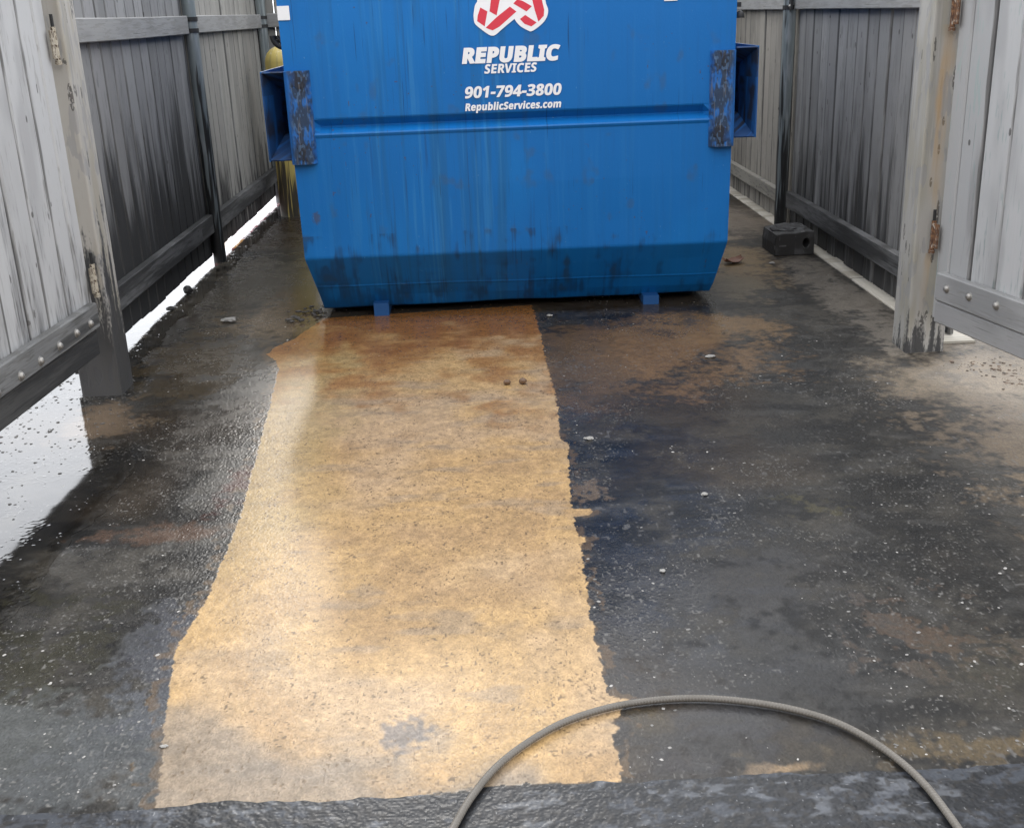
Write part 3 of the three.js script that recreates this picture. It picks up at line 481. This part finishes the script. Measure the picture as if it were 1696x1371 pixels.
    part('outer_wall', box(0.006, yB - yA + 0.012, 1.6, o + sgn * 0.004, (yA + yB) / 2, -0.79), blue, p);
    part('tube', mergeGeometries([box(0.09, 0.006, 1.46, sgn * 0.046, ya - 0.004, -0.87), box(0.09, 0.006, 1.46, sgn * 0.046, yb + 0.004, -0.87), box(0.006, yb - ya, 1.46, q + sgn * 0.004, (ya + yb) / 2, -0.87), box(0.1, yB - yA, 0.006, sgn * 0.05, (ya + yb) / 2, -1.6)]), shadedBlue, p);
    // wear plate: a bent flat proud of the front panel
    const y0 = sgn < 0 ? 0.715 : 0.72, y1 = sgn < 0 ? 1.097 : 1.113, xs = [[0.006, 0.002], [0.0, 0.026], [-0.012, 0.034], [-0.078, 0.034], [-0.094, 0.02], [-0.104, 0.002]].map(([x, z]) => [x * sgn, z]);
    const out = sgn > 0 ? xs : xs.slice().reverse();
    part('wear_plate', prismY(out, y0, y1, (x, z, y) => [(sgn * -x + 0.01) / 0.14, sgn > 0 ? 0.97 - (y - y0) / 0.42 : 0.02 + (y - y0) / 0.42]), wear, p, 'scraped wear plate with bare dark metal showing through the blue paint');
  }
  // black rubber lid straps hanging on both sides
  const strap = new THREE.TorusGeometry(0.042, 0.011, 10, 20, Math.PI * 1.15);
  const sl = part('lid_strap', mergeGeometries([new THREE.TorusGeometry(0.05, 0.013, 10, 20, Math.PI * 1.0).rotateZ(Math.PI), new THREE.TorusGeometry(0.028, 0.009, 8, 16, Math.PI * 1.0).rotateZ(Math.PI)]), lidMat, dump); sl.position.set(-0.985, 1.235, -0.32);
  const sr = part('lid_strap', mergeGeometries([new THREE.SphereGeometry(0.022, 14, 8, 0, 6.283, 0, 1.7).scale(1, 1.3, 1).translate(0.012, 0, 0), box(0.03, 0.02, 0.03, -0.0, 0.052, 0), box(0.09, 0.012, 0.02, -0.04, 0.01, 0)]), lidMat, dump); sr.position.set(1.02, 1.238, -0.32);
  // stickers
  const white = std({ color: rgb(0.8, 0.8, 0.8), roughness: 0.5 });
  part('sticker', box(0.05, 0.055, 0.0015, -0.79 - DX, 1.325, 0.003), white, dump, 'plain white square sticker'); part('sticker', box(0.055, 0.05, 0.0015, 0.807 - DX, 1.34, 0.003), white, dump, 'plain white square sticker');
  // lettering
  const font = await new FontLoader().loadAsync('fonts/droid/droid_sans_bold.typeface.json');
  const letters = (txt, x0, x1, y0, capH, shear, fat) => {
    const g = new TextGeometry(txt, { font, size: 1, depth: 0.02, curveSegments: 4, bevelEnabled: fat > 0, bevelThickness: 0.001, bevelSize: fat, bevelSegments: 1 });
    const cap = new TextGeometry('E', { font, size: 1, depth: 0.02 }); cap.computeBoundingBox(); const ch = cap.boundingBox.max.y + 2 * fat;
    g.translate(0, fat, 0); g.applyMatrix4(new THREE.Matrix4().set(1, shear, 0, 0, 0, 1, 0, 0, 0, 0, 1, 0, 0, 0, 0, 1)); g.computeBoundingBox();
    const b3 = g.boundingBox, sx = (x1 - x0) / (b3.max.x - b3.min.x), sy = capH / ch;
    g.applyMatrix4(new THREE.Matrix4().makeTranslation(-b3.min.x, 0, 0)); g.scale(sx, sy, 0.05); g.translate(x0 - DX, y0, 0.0028); return g;
  };
  part('lettering', letters('REPUBLIC', -0.068, 0.347, 1.098, 0.064, 0.16, 0.06), white, dump);
  part('lettering', letters('SERVICES', 0.024, 0.247, 1.056, 0.037, 0.16, 0.022), white, dump);
  part('lettering', letters('901-794-3800', -0.062, 0.348, 0.959, 0.047, 0.16, 0.026), white, dump);
  part('lettering', letters('RepublicServices.com', -0.064, 0.345, 0.907, 0.031, 0.16, 0.03), white, dump);
  // emblem: white outlined shape with folded red ribbons
  const flat = (pts, z, d) => new THREE.ExtrudeGeometry(new THREE.Shape(pts.map(([x, y]) => new THREE.Vector2(x - DX, y))), { depth: d, bevelEnabled: false }).translate(0, 0, z);
  const curve = new THREE.SplineCurve([[0.0075, 1.3401], [-0.0022, 1.3268], [-0.0091, 1.2963], [-0.01, 1.2792], [-0.0056, 1.255], [0.0224, 1.2298], [0.0508, 1.2097], [0.0653, 1.2057], [0.0801, 1.2104], [0.1103, 1.2335], [0.154, 1.265], [0.1591, 1.2672], [0.166, 1.2556], [0.1836, 1.2377], [0.2124, 1.2211], [0.2269, 1.2171], [0.2492, 1.2284], [0.2791, 1.2515], [0.2943, 1.275], [0.2986, 1.2989], [0.2918, 1.3197], [0.2886, 1.3368], [0.2894, 1.364], [0.2866, 1.3979], [0.2477, 1.4262], [0.2127, 1.4609], [0.1557, 1.4763], [0.0977, 1.465], [0.0604, 1.4328], [0.0124, 1.4076], [0.0072, 1.374], [0.0075, 1.3401]].map(([x, y]) => new THREE.Vector2(x, y)));
  const em = part('emblem', flat(curve.getPoints(140).map((v) => [v.x, v.y]), 0.0028, 0.001), white, dump);
  const red = std({ color: rgb(0.62, 0.035, 0.06), roughness: 0.5 });
  for (const pts of [[[0.0191, 1.3175], [0.0475, 1.3011], [0.034, 1.2432], [0.0039, 1.265], [0.0067, 1.2855]], [[0.0639, 1.41], [0.1001, 1.41], [0.1001, 1.3436], [0.085, 1.2843], [0.0565, 1.3008], [0.0639, 1.3449]], [[0.1408, 1.3166], [0.1674, 1.2968], [0.096, 1.2409], [0.0661, 1.2265], [0.0374, 1.2379], [0.0847, 1.2775]], [[0.1727, 1.3444], [0.1942, 1.3368], [0.2317, 1.315], [0.2092, 1.2953], [0.1558, 1.328]], [[0.2342, 1.3388], [0.2342, 1.39], [0.2741, 1.39], [0.2741, 1.3373], [0.2822, 1.2995], [0.2798, 1.2756], [0.2572, 1.254], [0.2439, 1.2974]], [[0.2033, 1.2818], [0.2498, 1.2509], [0.2275, 1.2361], [0.1986, 1.2475], [0.181, 1.2671]]]) part('ribbon', flat(pts, 0.0038, 0.0006), red, em);
}

// ---------------------------------------------------------------- bollard, block, sill
{
  const [m, b] = texPair(512, 512, 0.7, 1.2, (x, y, c) => { const n = fbm(x * 30, y * 5, 4), s = fbm(x * 60 + 3, y * 3, 3), f = vn(x * 120, y * 90); c[0] = 0.46; c[1] = 0.36; c[2] = 0.1; mix3(c, [0.3, 0.25, 0.09], sm(0.45, 0.7, n) * 0.7); mix3(c, [0.6, 0.53, 0.36], sm(0.55, 0.75, f * 0.4 + n * 0.6 + (y - 1.1) * 3) * 0.9); mix3(c, [0.03, 0.028, 0.025], sm(0.44, 0.6, s + (0.24 - y) * 0.9) * 0.95); return n; });  // paler towards the top: sky light on the dome put into the colour
  const t = thing('bollard', 'yellow steel bollard with a rounded top behind the dumpster', 'bollard', [-1.335, 0, -7.95]), mat = std({ map: m, bumpMap: b, bumpScale: 0.001, roughness: 0.55 });
  const pts = [[0.001, 1.135], [0.03, 1.13], [0.06, 1.115], [0.085, 1.09], [0.098, 1.06], [0.104, 1.03], [0.104, 0]].reverse().map(([r, y]) => new THREE.Vector2(r, y));
  const g = new THREE.LatheGeometry(pts, 28), p = g.attributes.position, u = g.attributes.uv; for (let i = 0; i < p.count; i++) u.setY(i, p.getY(i) / 1.2);
  part('pipe', g, mat, t);
}
{
  const [m, b] = texPair(256, 256, 0.3, 0.3, (x, y, c) => { const n = fbm(x * 30, y * 30, 4), f = vn(x * 200, y * 200); c[0] = 0.03; c[1] = 0.029; c[2] = 0.028; mix3(c, [0.1, 0.1, 0.1], sm(0.55, 0.75, n) * 0.7); mix3(c, [0.2, 0.2, 0.2], sm(0.9, 0.97, f) * 0.5); return 0.5 + 0.6 * (n - 0.5) + 0.3 * (f - 0.5); });
  const mat = std({ map: m, bumpMap: b, bumpScale: 0.006, roughness: 0.7 });
  const t = thing('concrete_block', 'blackened concrete block with a round hole beside the right fence post', 'block', [1.662, 0, -6.06], 0.02);
  const sh = new THREE.Shape([[-0.103, 0.0], [0.103, 0.0], [0.105, 0.075], [0.1, 0.118], [0.05, 0.122], [0.0, 0.113], [-0.06, 0.115], [-0.1, 0.108], [-0.106, 0.06]].map(([x, y]) => new THREE.Vector2(x, y)));
  const h = new THREE.Path(); h.absellipse(0.062, 0.06, 0.021, 0.03, 0, Math.PI * 2, true); sh.holes.push(h);
  part('body', new THREE.ExtrudeGeometry(sh, { depth: 0.25, bevelEnabled: true, bevelSize: 0.004, bevelThickness: 0.005, bevelSegments: 1, curveSegments: 10 }).translate(0, 0.004, -0.125), mat, t);
  const c1 = part('mortar_lump', lump(0.09, 1.0, 0.28, 0.85, 0.35, 3), mat, t); c1.position.set(-0.005, 0.1, 0.0);
}
{ // pale concrete sill under the right fence
  const [m, b] = texPair(128, 1024, 0.3, 4.6, (x, y, c) => { const n = fbm(x * 40, y * 10, 4), f = vn(x * 150, y * 90); c[0] = 0.44; c[1] = 0.41; c[2] = 0.345; mix3(c, [0.25, 0.22, 0.17], sm(0.5, 0.72, n) * 0.7); mix3(c, [0.08, 0.07, 0.06], sm(0.66, 0.8, fbm(x * 60 + 3, y * 18, 3)) * 0.7); return 0.5 + 0.5 * (n - 0.5) + 0.3 * (f - 0.5); });
  const g = beam(0, 4.4, -0.02, 0.009, 0, 0.14, 0.004, (x, y) => [y / 0.3 + 0.3, x / 4.6]);
  const o = solo('concrete_sill', g, std({ map: m, bumpMap: b, bumpScale: 0.004, roughness: 0.75 }), 'narrow pale concrete sill running under the right fence', 'sill', [1.92, 0, -8.6]); o.rotation.y = -Math.PI / 2;
}

// ---------------------------------------------------------------- hose
{
  const P = [[-0.2, -1.2], [-0.15, -1.38], [-0.095, -1.548], [-0.07, -1.61], [-0.026, -1.689], [0.031, -1.755], [0.104, -1.815], [0.19, -1.855], [0.275, -1.874], [0.372, -1.876], [0.464, -1.858], [0.55, -1.825], [0.619, -1.779], [0.668, -1.719], [0.701, -1.653], [0.72, -1.59], [0.729, -1.527], [0.734, -1.44], [0.72, -1.3], [0.66, -1.1], [0.5, -0.9]];
  const r = 0.0068, cv = new THREE.CatmullRomCurve3(P.map(([x, z]) => new THREE.Vector3(x, 0.003 + r, z)));
  const [m, b] = texPair(512, 64, 0.4, 0.052, (x, y, c) => { const n = fbm(x * 30, y * 60, 4), w = 0.5 + 0.5 * Math.sin((x * 900 + y * 241)), w2 = 0.5 + 0.5 * Math.sin((x * 900 - y * 241)); c[0] = 0.11; c[1] = 0.098; c[2] = 0.082; mix3(c, [0.18, 0.165, 0.142], w * w2 * 0.5); mix3(c, [0.09, 0.08, 0.065], sm(0.5, 0.75, n) * 0.6); return w * w2; });
  m.repeat.set(6, 1); b.repeat.set(6, 1);
  solo('pressure_hose', new THREE.TubeGeometry(cv, 260, r, 12, false), std({ map: m, bumpMap: b, bumpScale: 0.0006, roughness: 0.5 }), 'grey pressure washer hose arching across the wet ground', 'hose');
}

// ---------------------------------------------------------------- loose bits on the ground
{
  const nutMat = std({ color: rgb(0.11, 0.06, 0.03), roughness: 0.35 }), stoneDark = std({ color: rgb(0.03, 0.028, 0.027), roughness: 0.6 }), chipMat = std({ color: rgb(0.27, 0.26, 0.24), roughness: 0.7 }), leafMat = std({ color: rgb(0.2, 0.1, 0.065), roughness: 0.6, side: THREE.DoubleSide });
  solo('acorn', lump(0.011, 1.25, 0.9, 1, 0.15, 2), nutMat, 'brown acorn on the clean strip, nearer its middle', 'acorn', [0.055, 0, -3.926], 'acorns on the clean strip');
  solo('acorn', lump(0.012, 1.2, 0.95, 1, 0.15, 2), nutMat, 'brown acorn on the clean strip, nearer its right edge', 'acorn', [0.113, 0, -3.925], 'acorns on the clean strip');
  { // curled dead leaf
    const g = new THREE.PlaneGeometry(0.13, 0.09, 14, 10), p = g.attributes.position;
    for (let i = 0; i < p.count; i++) { const x = p.getX(i) / 0.065, y = p.getY(i) / 0.045, w = Math.sqrt(Math.max(0, 1 - x * x * 0.8)); p.setXYZ(i, x * 0.06, 0.006 + 0.03 * (x * x + y * y) * 0.5 + 0.018 * fbm(x * 2 + 5, y * 2 + 5, 3), y * w * 0.042); }
    g.computeVertexNormals(); g.computeBoundingBox(); g.translate(0, -g.boundingBox.min.y + 0.001, 0);
    solo('dead_leaf', g, leafMat, 'curled brown dead leaf lying right of the dumpster', 'leaf', [1.305, 0, -5.8]).rotation.y = 0.4;
  }
  solo('paper_scrap', lump(0.02, 1.2, 0.3, 0.6, 0.5, 1), chipMat, 'small white paper scrap on the dark slab in front of the right skid', 'scrap', [0.858, 0, -4.152]);
  solo('stone', lump(0.022, 1.1, 0.9, 1, 0.4, 2), stoneDark, 'larger dark stone in the bright gap below the left fence', 'stone', [-1.53, 0, -5.62], 'stones below the left fence');
  solo('stone', lump(0.014, 1.4, 0.8, 1, 0.4, 2), stoneDark, 'smaller dark stone in the bright gap below the left fence', 'stone', [-1.535, 0, -5.28], 'stones below the left fence');
  solo('debris_clump', mergeGeometries(Array.from({ length: 34 }, () => lump(rr(0.003, 0.012), 1.3, 0.6, 1, 0.6, 1).translate(rr(-0.1, 0.08) * (0.3 + rnd()), rr(0, 0.012), rr(-0.1, 0.14)))), std({ color: rgb(0.05, 0.045, 0.04), roughness: 0.6 }), 'clump of dark wet debris at the dumpster bottom left corner', 'debris', [-0.83, 0, -5.08]);
  const spots = [[0.395, -2.42, 0.008, 'white stone chip alone on the bluish dark slab right of the clean strip'], [0.3, -3.33, 0.013, 'flat white chip beside the upper right edge of the clean strip'], [-1.2, -5.02, 0.03, 'pale flat flake on the brown slab left of the dumpster'], [0.27, -4.88, 0.012, 'tiny white chip under the middle of the dumpster front'], [-0.66, -1.815, 0.007, 'white chip on the left edge of the clean strip'], [0.585, -2.86, 0.01, 'pale chip in a grit patch right of the square notch'], [1.5, -5.75, 0.014, 'white chip in front of the concrete block']];
  for (const [x, z, r, l] of spots) solo('stone_chip', lump(r * 0.85, 1.2, 0.4, 0.8, 0.8, 2), chipMat, l, 'stone chip', [x, 0, z], 'pale chips on the slab');
  // grit and litter that nobody could count
  const grit = (name, n, place, mats, r0, r1) => { const g = lump(1, 1, 0.7, 1, 0.4, 0), im = new THREE.InstancedMesh(g, mats, n), M = new THREE.Matrix4(), q = new THREE.Quaternion(), e = new THREE.Euler(), col = new THREE.Color(); for (let i = 0; i < n; i++) { const [x, z] = place(), s = r0 + (r1 - r0) * Math.pow(rnd(), 3); e.set(0, rr(0, 6), 0); M.compose(new THREE.Vector3(x, -s * 0.1, z), q.setFromEuler(e), new THREE.Vector3(s * rr(0.7, 1.4), s * rr(0.22, 0.55), s)); im.setMatrixAt(i, M); const k = rr(0.15, 0.85); im.setColorAt(i, col.setRGB(0.42 * k, 0.4 * k, 0.37 * k)); } im.name = name; im.userData = { kind: 'stuff', label: 'fine pale grit scattered over the dark slab', category: 'grit' }; im.castShadow = im.receiveShadow = true; scene.add(im); return im; };
  const inClean = (x, z) => { let c = false; for (let i = 0, j = CLEAN.length - 1; i < CLEAN.length; j = i++) { const [xi, zi] = CLEAN[i], [xj, zj] = CLEAN[j]; if ((zi > z) !== (zj > z) && x < (xj - xi) * (z - zi) / (zj - zi) + xi) c = !c; } return c; };
  grit('grit', 1500, () => { for (;;) { const x = rr(-1.5, 1.75), z = -1.68 - 5.5 * Math.pow(rnd(), 1.6); if (fbm(x * 5 + 50, -z * 5 + 20, 3) + 0.2 * rnd() > 0.56 && !inClean(x, z)) return [x, z]; } }, std({ roughness: 0.6 }), 0.001, 0.0045);
  const lt = grit('leaf_litter', 300, () => { const s = rr(0.0, 0.9); return [1.84 + 0.22 * s + rr(-0.1, 0.06) * (1 + rnd()), -3.98 + 0.55 * s + rr(-0.05, 0.06)]; }, std({ roughness: 0.8, color: rgb(0.5, 0.36, 0.27) }), 0.002, 0.009); lt.userData.label = 'crumbled brown leaf litter on the ground under the right gate';
  const gv = grit('gravel', 1500, () => { const s = rnd(), w = Math.pow(rnd(), 1.7); return [-1.72 + 0.42 * w - 0.06 * s, -4.25 + 1.35 * s]; }, std({ roughness: 0.6, color: rgb(0.16, 0.15, 0.14) }), 0.001, 0.0075); gv.userData.label = 'dark gravel bits on the wet ground under the left gate'; gv.userData.category = 'gravel'; lt.userData.category = 'litter';
}

renderer.render(scene, camera);
